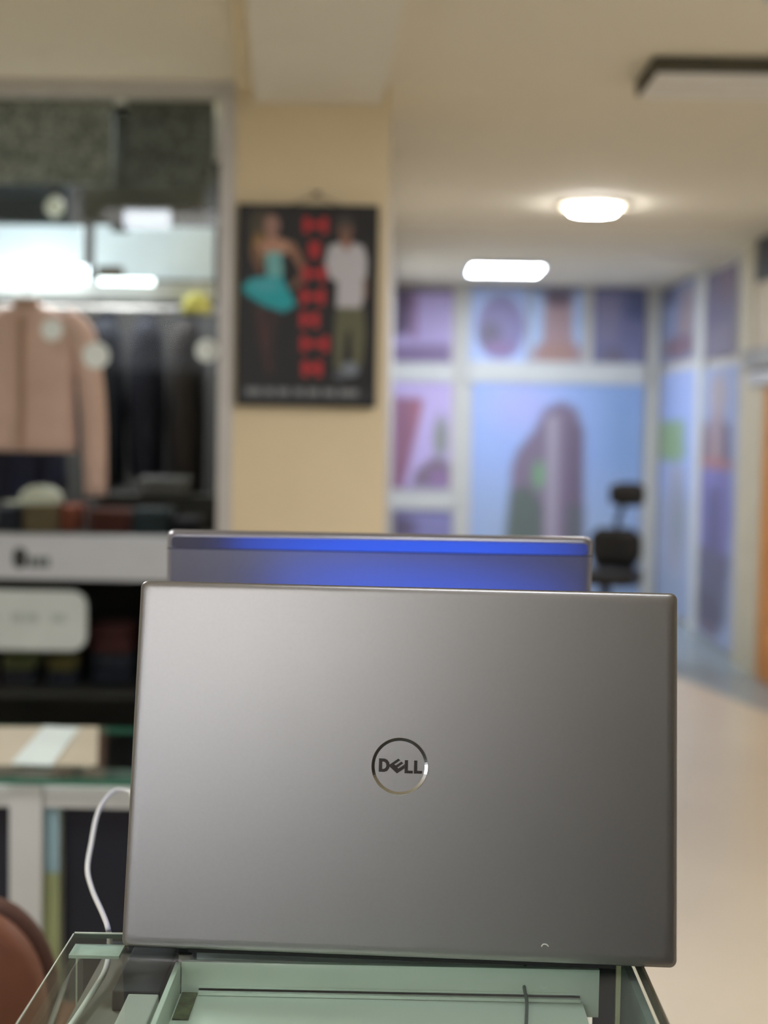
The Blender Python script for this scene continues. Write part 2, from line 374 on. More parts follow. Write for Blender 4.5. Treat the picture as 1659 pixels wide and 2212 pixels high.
# tube lamp
a, b = at(-60, 606, 4.86), at(186, 574, 4.86)
t = thing('tube_lamp', 'long thick glowing lamp above the pink jacket behind the window', 'lamp', (a[0], 4.86, a[2]))
MB().box((0, 0, 0), (b[0] - a[0], 0.03, b[2] - a[2])).build('diffuser', mat('tube_glow', (255, 255, 255), 0.5, emit=(240, 252, 255), estr=5.0), t)
for x in (0.0, b[0] - a[0] + 0.0): MB().box((x - 0.006, -0.002, -0.002), (x, 0.034, b[2] - a[2] + 0.002)).build('end_cap', m_white, t)
slab('white_shelf', -60, 612, 462, 640, 4.95, 0.05, mat('shelf_white', (206, 208, 206), 0.6), 'white shelf edge across the window above the clothes', 'shelf')
a, b = at(214, 612, 4.87), at(330, 603, 4.87)
t = thing('tube_lamp', 'short thin glowing lamp right under the small brown box', 'lamp', (a[0], 4.87, a[2]))
MB().box((0, 0, 0), (b[0] - a[0], 0.02, b[2] - a[2])).build('diffuser', MATS['tube_glow'], t)
MB().box((-0.006, -0.002, -0.002), (0, 0.022, b[2] - a[2] + 0.001)).build('end_cap', m_white, t)
slab('brown_box', 208, 575, 262, 603, 4.88, 0.05, mat('brown_card', (84, 72, 52), 0.8), 'small brown box in front of the pale boards beside the tube lamp', 'box', bevel=0.003)
# small round bulb and little rectangular lamp
p = at(118, 447, 4.76)
t = thing('globe_bulb', 'small round pale bulb in front of the slate valance', 'bulb', tuple(p))
MB().lathe([(0.001, -0.03)] + [(0.03 * math.cos(a_), 0.03 * math.sin(a_)) for a_ in np.linspace(-1.3, 1.2, 10)] + [(0.01, 0.04), (0.001, 0.041)], n=20).build('globe', mat('bulb_glass', (200, 206, 190), 0.3, emit=(200, 206, 188), estr=0.25), t)
MB().lathe([(0.012, 0.035), (0.012, 0.06), (0.001, 0.061)], n=16).build('socket', m_black, t)
a, b = at(268, 490, 4.8), at(364, 456, 4.8)
t = thing('box_lamp', 'small glowing rectangular lamp under the olive valance', 'lamp', (a[0], 4.8, a[2]))
MB().box((0, 0, 0), (b[0] - a[0], 0.04, b[2] - a[2])).build('diffuser', mat('box_glow', (235, 240, 250), 0.4, emit=(225, 232, 250), estr=0.75), t)
MB().box((-0.004, 0.004, b[2] - a[2]), (b[0] - a[0] + 0.004, 0.042, b[2] - a[2] + 0.008)).build('cap', m_white, t)

# ---- clothes on hangers
def ring(cx, cy, z, rx, ry, n=20, p=2.6):
    out = []
    for k in range(n):
        a_ = 2 * PI * k / n; c, s = math.cos(a_), math.sin(a_)
        out.append((cx + rx * abs(c) ** (2 / p) * (1 if c >= 0 else -1), cy + ry * abs(s) ** (2 / p) * (1 if s >= 0 else -1), z))
    return out
def jacket(u, vtop, vbot, wpx, Y, mbody, mtrim, label, sleeve=0.95, rz=0.0, name='hanging_jacket', split=True, wid=1.0):
    p = at(u, vtop, Y); q = at(u, vbot, Y); H = p[2] - q[2]; hw = wpx * Y / F / 2 * 1.0
    t = thing(name, label, 'jacket', (p[0], Y, q[2]), rz, 'clothes hanging behind the shop window')
    rings = [ring(0, 0, 0.0, hw, .055), ring(0, 0, .08 * H, hw * 1.01, .06), ring(0, 0, .45 * H, hw * .97, .065), ring(0, 0, .75 * H, hw, .06),
             ring(0, 0, .87 * H, hw * 1.0, .05), ring(0, 0, .94 * H, hw * .82, .042), ring(0, 0, .985 * H, hw * .5, .034), ring(0, 0, H, hw * .26, .03)]
    MB().loft(rings).build('body', mbody, t, smooth=True)
    for s in (-1, 1):
        pts = [(s * hw * .72, 0, .90 * H), (s * hw * 1.08, 0, .80 * H), (s * hw * 1.26, -.005, .55 * H), (s * hw * 1.38, -.012, .2 * H), (s * hw * 1.42, -.015, (1 - 1.12 * sleeve) * H)]
        P = catmull(pts, 5); rr = [.05 - .016 * i / (len(P) - 1) for i in range(len(P))]
        rr = [r_ * wid for r_ in rr]
        MB().tube(P, rr, 14).build('sleeve', mbody, t)
    if split: MB().box((-.010, -.071, .01), (.010, -.055, .93 * H)).build('placket', mtrim, t)
    MB().loft([ring(0, 0, .985 * H, hw * .30, .036), ring(0, 0, 1.05 * H, hw * .25, .032)]).build('collar', mtrim, t)
    MB().tube([(0, 0, 1.0 * H), (0, 0, H + .05), (.012, 0, H + .07), (.0, 0, H + .085), (-.012, 0, H + .075)], .003, 8).build('hanger_hook', m_alu, t)
    return t
m_pink = mat('pink_cloth', (222, 184, 170), 0.9, var=0.06, scale=14)
m_pinkt = mat('pink_trim', (182, 146, 126), 0.9)
jacket(58, 662, 975, 215, 4.72, m_pink, m_pinkt, 'dusty pink zipped jacket hanging at the front of the shop window', sleeve=1.16)
m_n1 = mat('navy_cloth', (34, 38, 48), 0.9); m_n2 = mat('charcoal_cloth', (48, 48, 50), 0.9); m_n3 = mat('black_brown_cloth', (44, 38, 34), 0.9)
m_n4 = mat('midnight_cloth', (22, 24, 38), 0.9)
R9 = PI / 2
jacket(232, 690, 1050, 96, 5.2, m_n1, m_n4, 'dark navy jacket hanging edge-on just behind the pink one', 0.9, R9, split=False, wid=.95)
jacket(318, 690, 1030, 96, 5.2, m_n4, m_n2, 'midnight blue jacket hanging edge-on in the middle of the rail', 0.9, R9, split=False, wid=.95)
jacket(404, 690, 1075, 96, 5.2, m_n3, m_n1, 'black-brown jacket hanging edge-on closest to the window post', 0.9, R9, split=False, wid=.95)
jacket(20, 900, 1080, 150, 4.95, mat('deep_blue_cloth', (24, 32, 58), 0.9), m_n4, 'deep blue jacket showing below the hem of the pink one', 0.7)
a = at(-80, 655, 5.15); b = at(470, 655, 5.15)
tag(MB().tube([(a[0], 5.2, a[2] - .01), (-.551, 5.2, a[2] - .01)], .012, 12).build('clothes_rail', m_alu), 'metal rail the dark clothes hang from', 'rail')
# folded clothes and shoes on the sill shelf
ZS = zs - 0.005
def folded(u, wpx, h, Y, m, label, name='folded_garment', z=ZS):
    c = at(u, 1120, Y)[0]; hw = wpx * Y / F / 2
    t = thing(name, label, 'clothing', (c, Y, z), 0, 'folded clothes on the shop window shelf')
    for k in range(2):
        z0 = h / 2 * k
        MB().loft([ring(0, .07, z0 + .0, hw * .96, .075, 24, 5), ring(0, .07, z0 + h * .12, hw, .08, 24, 5), ring(0, .07, z0 + h * .40, hw, .08, 24, 5), ring(0, .07, z0 + h * .5, hw * .95, .075, 24, 5)]).build('fold', m, t)
    return t
folded(84, 76, .085, 4.66, mat('olive_cloth', (112, 96, 70), 0.9), 'olive folded garment under the pale cap')
folded(148, 44, .08, 4.70, mat('rust_cloth', (128, 66, 46), 0.9), 'rust folded garment beside the olive one')
folded(235, 100, .07, 4.66, mat('maroon_cloth', (76, 36, 28), 0.9), 'dark maroon folded garment in the middle of the shelf')
folded(325, 90, .075, 4.66, mat('teal_black_cloth', (42, 52, 56), 0.9), 'blue-black folded garment beside the maroon one')
folded(400, 64, .05, 4.66, mat('black_cloth', (28, 26, 34), 0.9), 'black folded garment next to the window post')
folded(15, 60, .07, 4.68, m_n1, 'navy folded garment at the edge of the frame')
folded(350, 110, .055, 4.86, mat('grey_cloth', (98, 98, 98), 0.9), 'grey folded garment raised at the back of the shelf', z=ZS + .11)
tag(MB().box((-.2, -.02, 0), (.2, .16, .11)).build('dark_riser', m_dark, None, (at(350, 1100, 4.86)[0], 4.86, ZS)), 'dark riser block under the grey folded garment', 'riser')
c = at(78, 1072, 4.66)
t = thing('baseball_cap', 'off-white cap resting on the olive folded garment', 'cap', (c[0], 4.73, ZS + .085))
MB().lathe([(.066, 0), (.068, .012), (.06, .035), (.035, .052), (.001, .056)], n=24).build('crown', mat('cap_cloth', (206, 208, 192), 0.85), t)
MB().prism([(.06 * math.cos(a_) - .045, .045 * math.sin(a_) - .045) for a_ in np.linspace(0, 2 * PI, 18)[:-1]], .001, .008, axis='z').build('peak', MATS['cap_cloth'], t)
c = at(420, 655, 4.85)
t = thing('baseball_cap', 'small yellow cap hanging high beside the window post', 'cap', (c[0], 4.9, c[2] - .03))
MB().lathe([(.05, 0), (.05, .02), (.04, .05), (.02, .062), (.001, .065)], n=20).build('crown', mat('yellow_cloth', (206, 200, 104), 0.85), t)
MB().prism([(.045 * math.cos(a_), .04 * math.sin(a_) - .045) for a_ in np.linspace(0, 2 * PI, 16)[:-1]], .0, .008, axis='z').build('peak', MATS['yellow_cloth'], t)
MB().tube([(0, 0, .064), (0, 0, .11)], .002, 6).build('hang_loop', m_alu, t)
# round white discs on the glass; the first is painted glare
m_disc = mat('disc', (236, 244, 240), 0.4)
for (u, v, r, lb) in ((112, 712, 24, 'round white disc painted as glare over the pink jacket'), (207, 768, 29, 'round white disc where the pink sleeve meets the dark clothes'), (447, 757, 25, 'round white disc on the glass close to the post')):
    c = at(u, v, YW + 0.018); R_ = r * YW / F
    tag(MB().prism([(R_ * math.cos(k * PI / 14), R_ * math.sin(k * PI / 14)) for k in range(28)], -.001, .0015).build('round_disc', m_disc, None, tuple(c)), lb, 'disc', 'round discs on the shop window')
# things behind the lower pane
structure('trim_4', box((XL, YW + 0.03, 0.45), (-0.56, 5.4, 0.47)), MATS['dark_shelf'], 'dark low shelf behind the lower pane')
structure('wall_plinth', box((XL, 5.4, 0), (-0.56, 5.45, zs - 0.03)), m_dark)
a, b = at(-70, 1402, YW - .02), at(186, 1278, YW - .02)
t = thing('window_sign', 'white rounded sign board on the dark lower window', 'sign', (a[0], YW - .012, a[2]))
MB().prism(rrect(b[0] - a[0], b[2] - a[2], .045, 7, 0, 0), -.006, .010).build('board', mat('sign_white', (206, 214, 212), 0.45), t)
for k, (u0, u1) in enumerate(((28, 52), (56, 88), (112, 146))):
    x0 = at(u0, 1330, YW)[0] - a[0]; x1 = at(u1, 1330, YW)[0] - a[0]; z0 = at(60, 1342, YW)[2] - a[2]
    MB().prism(rrect(x1 - x0, .026, .006, 3, x0, z0), -.0068, -.006).build('faded_mark', mat('faded_ink', (176, 186, 184), 0.6), t)
zl = 0.47
def folded2(u, wpx, z1, Y, m, label):
    c = at(u, 1400, Y)[0]; hw = wpx * Y / F / 2
    t = thing('folded_stack', label, 'clothing', (c, Y, zl), 0, 'folded clothes behind the lower window')
    n = 4; h = (z1 - zl) / n
    for k in range(n):
        MB().loft([ring(0, .1, h * k, hw * .96, .1, 20, 5), ring(0, .1, h * (k + .25), hw, .106, 20, 5), ring(0, .1, h * (k + .75), hw, .106, 20, 5), ring(0, .1, h * (k + 1) - .002, hw * .95, .1, 20, 5)]).build('fold', m[k % len(m)] if k < n - 1 else m[-1], t)
m_ol = mat('moss_cloth', (92, 96, 56), 0.9); m_ma = mat('wine_cloth', (70, 34, 32), 0.9)
folded2(36, 72, at(36, 1405, 4.7)[2], 4.62, [m_n1, m_n4, m_ol], 'stack of folded clothes topped with moss green, under the white sign')
folded2(128, 66, at(128, 1410, 4.7)[2], 4.62, [m_n1, m_n4, mat('khaki_cloth', (92, 84, 46), 0.9)], 'stack of folded clothes topped with khaki, at the corner of the white sign')
folded2(236, 96, at(236, 1345, 4.7)[2], 4.66, [m_n4, m_n1, m_ma], 'stack of folded clothes topped with wine red, beside the white sign')

# ================================================================== POSTER ON THE PILLAR
a, b = at(510, 876, 4.49), at(818, 446, 4.49)
pw, ph = b[0] - a[0], b[2] - a[2]
t = thing('framed_poster', 'black poster of a turquoise-dressed woman and white-shirted man, hung on the pillar', 'poster', (a[0], 4.473, a[2]))
MB().box((0, 0, 0), (pw, .026, ph)).build('backing', mat('poster_black', (26, 25, 26), 0.5), t, bevel=.003)
K = (28, 27, 29); SK = (186, 142, 120); SKD = (120, 88, 72); HR = (86, 74, 56); TQ = (26, 168, 180); TQL = (120, 186, 188); WH = (196, 194, 200); OL = (98, 98, 74)
sh = [('r', 515, 840, 815, 880, (40, 42, 46), 4),
      # woman: hair, head, neck, shoulders, arms, bodice, tutu, legs
      ('e', 560, 492, 26, 36, (74, 68, 52), 10), ('e', 557, 540, 16, 34, (150, 116, 70), 10), ('e', 585, 490, 17, 24, (160, 124, 112), 5),
      ('p', [(576, 508), (592, 508), (594, 524), (576, 524)], SK, 4), ('p', [(556, 530), (580, 518), (602, 516), (636, 528), (632, 546), (602, 552), (572, 552), (556, 546)], SK, 5),
      ('p', [(622, 526), (642, 536), (660, 580), (656, 600), (640, 570), (622, 546)], (150, 108, 86), 5), ('p', [(656, 584), (662, 600), (634, 628), (624, 620)], SKD, 5),
      ('p', [(548, 536), (562, 540), (560, 570), (568, 590), (556, 596), (546, 570)], SKD, 5),
      ('p', [(572, 548), (606, 546), (610, 590), (606, 610), (578, 610), (574, 580)], TQL, 5),
      ('p', [(574, 600), (608, 600), (624, 630), (640, 660), (612, 676), (570, 662), (532, 640), (520, 624), (540, 606)], TQ, 7),
      ('e', 572, 620, 34, 16, (72, 176, 190), 10),
      ('p', [(552, 662), (568, 664), (582, 740), (590, 806), (578, 806), (562, 740)], (72, 44, 42), 5), ('p', [(584, 670), (600, 672), (590, 740), (584, 800), (574, 770)], (60, 40, 40), 5),
      # man: head, hair, neck, shirt with sleeves, trousers, shoes
      ('e', 748, 496, 17, 25, (116, 88, 76), 5), ('e', 746, 478, 18, 13, (70, 62, 60), 5), ('p', [(738, 514), (760, 514), (764, 536), (748, 548), (736, 536)], (150, 108, 90), 4),
      ('p', [(712, 532), (736, 524), (750, 544), (766, 524), (788, 532), (796, 560), (794, 620), (784, 664), (758, 672), (730, 664), (732, 610), (714, 600), (704, 570)], WH, 5),
      ('p', [(788, 600), (798, 600), (798, 640), (790, 652)], SKD, 4),
      ('p', [(730, 664), (790, 664), (796, 720), (788, 790), (768, 790), (762, 710), (752, 720), (744, 800), (728, 800), (726, 730)], OL, 5),
      ('e', 762, 798, 20, 16, (124, 132, 142), 8), ('e', 742, 812, 16, 9, (90, 96, 106), 6)]
# the red letters run down the middle, too blurred to read; the pale line under the picture likewise
RD = (180, 40, 46)
for k, (u0, u1, v) in enumerate(((654, 708, 487), (668, 692, 540), (654, 706, 592), (650, 704, 642), (650, 692, 692), (652, 714, 744), (656, 700, 798))):
    sh += [('r', u0, v - 17, u0 + 14, v + 17, RD, 3), ('r', u1 - 14, v - 17, u1, v + 17, RD, 3), ('r', u0, v - 7, u1, v + 6, RD, 3)]
for u0, u1 in ((532, 566), (574, 594), (602, 628), (640, 660), (668, 694), (704, 730), (738, 780)):
    sh.append(('r', u0, 842, u1, 857, (128, 130, 134), 6))
sheet('printed_picture', t, (518, 452), (.012, 0, ph - .012), (pw - .010, 0, ph - .012), (.012, 0, .012), (294, 420), K, sh, 2.4, (0, -.0012, 0))
MB().lathe([(.012, 0), (.012, .008), (.001, .009)], n=14).build('nail', m_chrome_dark, t, (pw * .56, .02, ph + .03))
MB().tube([(pw * .3, .02, ph - .01), (pw * .56, .02, ph + .03), (pw * .8, .02, ph - .01)], .0015, 6).build('hanging_wire', m_chrome_dark, t)

# ================================================================== PICTURE WALL AT THE END OF THE AISLE
YP = YB - 0.03
LB = (168, 192, 236); PU_ = (108, 92, 140)
def wall_print(u0, v0, u1, v1, bg, shapes, label, step=4.0, name='wall_picture', group='printed pictures on the end wall'):
    a, b = at(u0, v1, YP), at(u1, v0, YP)
    t = thing(name, label, 'picture', (a[0], YP, a[2]), 0, group)
    ww, hh = b[0] - a[0], b[2] - a[2]
    MB().box((0, 0, 0), (ww, .025, hh)).build('backing_panel', m_white, t)
    sheet('printed_sheet', t, (u0, v0), (0.002, 0, hh - .002), (ww - .002, 0, hh - .002), (.002, 0, .002), (u1 - u0, v1 - v0), bg, shapes, step, (0, -.002, 0))
    return t
wall_print(846, 622, 980, 782, (178, 160, 210), [('p', [(846, 622), (892, 622), (884, 720), (846, 730)], (84, 58, 92), 14), ('r', 888, 640, 900, 730, (140, 90, 130), 10), ('p', [(846, 748), (975, 742), (980, 782), (846, 782)], (118, 92, 134), 14), ('r', 846, 622, 980, 632, (110, 96, 120), 8)], 'mauve picture with a dark plum block, top row beside the pillar')
wall_print(1014, 622, 1140, 782, (178, 200, 246), [('e', 1082, 706, 54, 68, (128, 118, 168), 14), ('e', 1058, 724, 26, 30, (100, 88, 112), 14), ('e', 1082, 754, 36, 16, (140, 108, 156), 12)], 'pale blue picture of a round violet shape, second in the top row')
wall_print(1142, 622, 1262, 782, (176, 200, 236), [('p', [(1176, 640), (1236, 640), (1240, 730), (1262, 782), (1142, 782), (1172, 735)], (170, 138, 138), 14), ('e', 1206, 640, 34, 22, (96, 74, 88), 12), ('e', 1205, 762, 54, 22, (170, 130, 116), 14), ('r', 1142, 622, 1262, 630, (110, 116, 150), 8)], 'picture of a tan figure with dark hair in the top row')
wall_print(1278, 622, 1398, 786, (110, 110, 150), [('r', 1290, 640, 1336, 740, (128, 122, 150), 14), ('r', 1352, 622, 1398, 690, (74, 82, 124), 18), ('e', 1324, 770, 30, 20, (106, 98, 118), 14)], 'dark slate blue picture at the corner end of the top row')
wall_print(846, 826, 978, 1056, (194, 176, 224), [('p', [(846, 858), (912, 860), (886, 1000), (870, 1056), (846, 1056)], (142, 86, 112), 12), ('p', [(890, 866), (912, 870), (892, 960)], (164, 90, 100), 8), ('e', 954, 944, 16, 46, (136, 142, 124), 12), ('p', [(900, 1016), (940, 986), (978, 1000), (978, 1050), (890, 1050)], (118, 98, 112), 14), ('e', 952, 1030, 24, 16, (146, 108, 156), 10)], 'pink and lilac picture with a dark red wedge, beside the pillar')
wall_print(846, 1104, 978, 1330, (130, 126, 180), [('e', 858, 1140, 40, 26, (86, 70, 104), 14)], 'violet picture low beside the pillar, half hidden by the rear laptop')
wall_print(1010, 832, 1392, 1330, (160, 186, 240),
           [('r', 1290, 820, 1400, 1340, (126, 162, 208), 170), ('r', 1000, 1060, 1400, 1340, (164, 186, 218), 150), ('e', 1120, 880, 70, 50, (176, 184, 236), 60),
            ('p', [(1096, 1180), (1100, 1010), (1112, 975), (1150, 930), (1172, 885), (1212, 868), (1246, 885), (1262, 940), (1266, 1180)], (124, 106, 126), 16),
            ('p', [(1178, 900), (1202, 900), (1206, 1180), (1180, 1180)], (170, 158, 172), 14), ('p', [(1226, 900), (1256, 920), (1262, 1160), (1230, 1160)], (104, 84, 104), 12),
            ('p', [(1100, 1060), (1140, 1050), (1170, 1090), (1172, 1190), (1086, 1190)], (84, 98, 84), 18), ('e', 1162, 1026, 14, 30, (116, 160, 112), 10), ('r', 1226, 1090, 1264, 1180, (90, 92, 94), 14)],
           'large blue picture of a plum arched shape with greenery on the end wall')
# white rails between the pictures
def rail(n, u0, v0, u1, v1, label, m=None, Y=YP - .015):
    a, b = at(u0, v1, Y), at(u1, v0, Y)
    structure('trim_%d' % n, box((a[0], Y, a[2]), (b[0], YB - .001, b[2])), m or m_frame, label)
rail(5, 982, 612, 1010, 1336, 'white upright between the small and the large pictures')
rail(6, 1396, 616, 1428, 1336, 'white upright in the corner of the picture wall')
rail(7, 846, 786, 980, 822, 'white rail over the lilac picture'); rail(8, 1012, 786, 1394, 824, 'white rail over the large blue picture')
rail(9, 840, 1062, 980, 1098, 'white rail below the lilac picture')

# right-hand wall: pictures on the glazed bays
XP = XR - 0.02
def side_print(u0, v0, u1, v1, um, bg, shapes, label, step=4.0):
    c = atx(um, (v0 + v1) / 2, XP); y0 = atx(u0, v0, XP)[1]; y1 = atx(u1, v0, XP)[1]
    zt = atx(um, v0, XP)[2]; zb = atx(um, v1, XP)[2]
    t = thing('wall_picture', label, 'picture', (XP, y1, zb), 0, 'printed pictures on the side wall')
    MB().box((0, 0, 0), (.019, y0 - y1, zt - zb)).build('backing_panel', m_white, t)
    hh = zt - zb; d = y0 - y1
    sheet('printed_sheet', t, (u0, v0), (0, d - .004, hh - .002), (0, .004, hh - .002), (0, d - .004, .002), (u1 - u0, v1 - v0), bg, shapes, step, (-.002, 0, 0))
side_print(1432, 612, 1502, 782, 1466, (136, 148, 182), [('p', [(1480, 630), (1496, 630), (1498, 730), (1470, 720)], (156, 132, 126), 12), ('e', 1472, 750, 34, 26, (120, 88, 96), 14), ('r', 1430, 600, 1465, 650, (86, 90, 126), 20)], 'slate picture with a tan and maroon figure in the first bay of the side wall')
side_print(1522, 580, 1594, 772, 1558, (96, 88, 116), [('r', 1530, 700, 1594, 772, (120, 112, 128), 30), ('e', 1576, 620, 20, 40, (104, 78, 96), 20)], 'dark purple picture in the second bay of the side wall')
side_print(1430, 800, 1512, 1330, 1468, (156, 176, 226),
           [('r', 1426, 1090, 1512, 1330, (158, 168, 186), 80), ('p', [(1430, 912), (1484, 908), (1488, 985), (1474, 1002), (1428, 1000)], (134, 164, 104), 10), ('r', 1452, 1010, 1486, 1240, (168, 166, 184), 20), ('e', 1476, 1120, 16, 90, (140, 146, 152), 16)],
           'pale blue picture with a green square in the first bay of the side wall')
side_print(1520, 790, 1606, 1400, 1560, (158, 174, 210),
           [('e', 1556, 856, 18, 50, (178, 164, 164), 12), ('p', [(1524, 920), (1540, 905), (1550, 960), (1546, 1015), (1520, 1016)], (134, 106, 106), 12), ('p', [(1546, 890), (1566, 890), (1570, 1012), (1548, 1012)], (176, 148, 140), 10),
            ('p', [(1566, 910), (1584, 920), (1590, 1014), (1566, 1012)], (108, 88, 100), 12), ('e', 1556, 1006, 34, 14, (170, 110, 100), 12),
            ('p', [(1520, 1018), (1590, 1018), (1594, 1120), (1586, 1240), (1526, 1240), (1520, 1120)], (118, 110, 176), 12), ('p', [(1542, 1060), (1566, 1060), (1570, 1220), (1540, 1220)], (82, 74, 122), 14),
            ('p', [(1520, 1200), (1592, 1200), (1584, 1350), (1560, 1390), (1520, 1370)], (88, 80, 106), 16), ('e', 1546, 1330, 30, 40, (78, 66, 84), 14), ('e', 1546, 1380, 26, 12, (112, 84, 96), 10)],
           'life-size print of a standing figure in purple trousers on the side wall')
def upright(n, u0, u1, label, m=None, x=XP - .012):
    y0 = atx(u0, 900, XP)[1]; y1 = atx(u1, 900, XP)[1]
    structure('trim_%d' % n, box((x, y1, 0), (XR - .001, y0, ZC)), m or m_frame, label)
upright(10, 1504, 1519, 'white upright between the two printed bays'); upright(11, 1600, 1622, 'white upright after the printed figure', mat('cream_upright', (206, 200, 176), 0.6))
# third bay: dark board, cream board, ledge with lamp, orange wooden door
y1, y0 = 7.0, atx(1624, 900, XP)[1]
def bay(name, v0, v1, m, label, cat, x=XP, th=.019):
    zt = atx(1645, v0, XP)[2]; zb = atx(1645, v1, XP)[2]
    return tag(MB().box((0, 0, 0), (th, y0 - y1, zt - zb)).build(name, m, None, (x, y1, zb)), label, cat)
bay('black_board', 512, 606, mat('board_black', (40, 40, 38), 0.6), 'black board under the ceiling at the right edge', 'board')
bay('cream_board', 610, 752, mat('board_cream', (204, 192, 168), 0.6), 'cream board below the black one', 'board')
bay('grey_ledge', 756, 796, mat('ledge_grey', (150, 152, 152), 0.6), 'grey ledge over the white band at the right edge', 'ledge', XP - .06, .079)
bay('white_band', 800, 832, m_white, 'white band above the orange door', 'ledge', XP - .03, .049)
zd = atx(1645, 836, XP)[2]
t = bpy.data.objects.new('door_1', None); COL.objects.link(t); t.location = (XP, y1, 0); tag(t, None, None, None, 'structure')
yk = atx(1652, 900, XP)[1] - y1
MB().box((-.015, yk, 0), (.019, y0 - y1, zd)).build('jamb', MATS['cream_upright'], t)
MB().box((0, 0, .01), (.019, yk - .003, zd)).build('door_leaf', mat('orange_wood', (206, 136, 52), 0.5, var=0.2, scale=6), t)

# black office chair in front of the large picture
c = at(1332, 1060, 8.6)
t = thing('office_chair', 'black high-backed office chair in front of the large blue picture', 'chair', (c[0], 8.6, 0), -.35)
zh = c[2]; zb1, zb0 = at(1340, 1140, 8.6)[2], .46
MB().loft([ring(.06, 0, zh - .085, .045, .02, 20, 3), ring(.06, 0, zh - .07, .10, .035, 20, 3), ring(.06, 0, zh + .02, .105, .04, 20, 3), ring(.06, 0, zh + .05, .06, .03, 20, 3)]).build('headrest', m_black, t)
MB().loft([ring(0, 0, zb0, .10, .03, 20, 4), ring(0, .02, zb0 + .1, .15, .035, 20, 4), ring(0, .01, zb1 - .05, .15, .035, 20, 4), ring(0, 0, zb1, .10, .03, 20, 4)]).build('backrest', m_black, t)
MB().tube([(0, .03, zb1 - .1), (0, .04, zb1 + .03), (.06, .0, zh)], .018, 8).build('headrest_stem', m_black, t)
MB().prism(rrect(.36, .38, .08, 5, -.18, -.42), .42, .49, axis='z').build('seat', m_black, t)
MB().lathe([(.03, .08), (.03, .42), (.001, .421)], c=(0, -.24, 0), n=14).build('gas_lift', m_black, t)
for k in range(5):
    a_ = 2 * PI * k / 5; MB().tube([(0, -.24, .09), (.26 * math.cos(a_), -.24 + .26 * math.sin(a_), .06)], [.028, .018], 8).build('base_arm', m_black, t)
    MB().tube([(.26 * math.cos(a_) - .012, -.24 + .26 * math.sin(a_), .03), (.26 * math.cos(a_) + .012, -.24 + .26 * math.sin(a_), .03)], .03, 12).build('caster', m_black, t)

# ================================================================== LOW SHOWCASE ON THE LEFT
ZT = .74; YT0, YT1 = 2.33, 2.71
t = thing('low_showcase', 'white framed low showcase with a thick green glass top, in front of the shop window', 'showcase', (-.9, YT0, 0))
Bt = (-.9, YT0, 0)
def tb(name, a, b, m, edge=None):
    mb = MB().box(tuple(min(p, q) - r for p, q, r in zip(a, b, Bt)), tuple(max(p, q) - r for p, q, r in zip(a, b, Bt)), 0, edge)
    return mb.build(name, m, t)
tb('glass_top', (-1.6, YT0 - .01, ZT - .012), (-.16, YT1, ZT), [g_clear, m_gedge], 1)
zr = at(180, 1700, YT0 + .01)[2]
xa, xb = at(20, 1850, YT0)[0], at(90, 1850, YT0)[0]
for x in (xa, -.215, -1.55):
    tb('leg', (x, YT0, 0), (x + xb - xa, YT0 + .05, ZT - .013), m_frame); tb('leg', (x, YT1 - .06, 0), (x + xb - xa, YT1 - .01, ZT - .013), m_frame)
z2 = at(180, 1744, YT0 + .01)[2]
tb('rail', (xb + .001, YT0 + .005, z2), (-.216, YT0 + .045, at(180, 1702, YT0)[2]), m_frame)
tb('rail', (-1.5, YT0 + .005, z2), (xa - .001, YT0 + .045, at(180, 1702, YT0)[2]), m_frame)
tb('dark_panel', (xb + .028, YT0 + .03, .06), (-.216, YT0 + .04, z2 - .001), mat('navy_panel', (26, 30, 42), 0.5))
tb('dark_panel', (-1.5, YT0 + .03, .06), (xa - .001, YT0 + .04, z2 - .001), MATS['navy_panel'])
tb('glass_edge', (xb + .001, YT0 + .012, at(110, 1890, YT0)[2]), (xb + .024, YT0 + .03, z2 - .001), mat('pale_glass_edge', (150, 182, 190), 0.3))
tb('cream_edge', (xb + .001, YT0 + .012, .06), (xb + .024, YT0 + .03, at(110, 1890, YT0)[2] - .001), mat('yellow_green_edge', (156, 166, 118), 0.4))
tb('inner_board', (-1.5, YT0 + .06, ZT - .07), (-.22, YT1 - .07, ZT - .06), mat('inner_green', (66, 92, 82), 0.5))
def flat(name, pts, m, label, cat, z=ZT):
    P = [atz(u, v, z) for u, v in pts]; c = sum(P) / len(P)
    o = MB().prism([(p[0] - c[0], p[1] - c[1]) for p in P], 0, .002, axis='z').build(name, m, None, (c[0], c[1], z))
    return tag(o, label, cat)
flat('cream_reflection', [(-60, 1655), (210, 1655), (212, 1572), (-60, 1572)], mat('cream_reflection_paint', (178, 168, 144), 0.6), 'large cream reflection painted on the green glass top', 'patch')  # reflection in the glass top painted as a flat cream sheet
flat('white_reflection', [(24, 1650), (112, 1655), (172, 1574), (96, 1570)], mat('white_reflection_paint', (204, 216, 210), 0.5), 'white reflection painted as a strip across the cream one', 'sheen', ZT + .003)  # white reflection painted as a flat strip

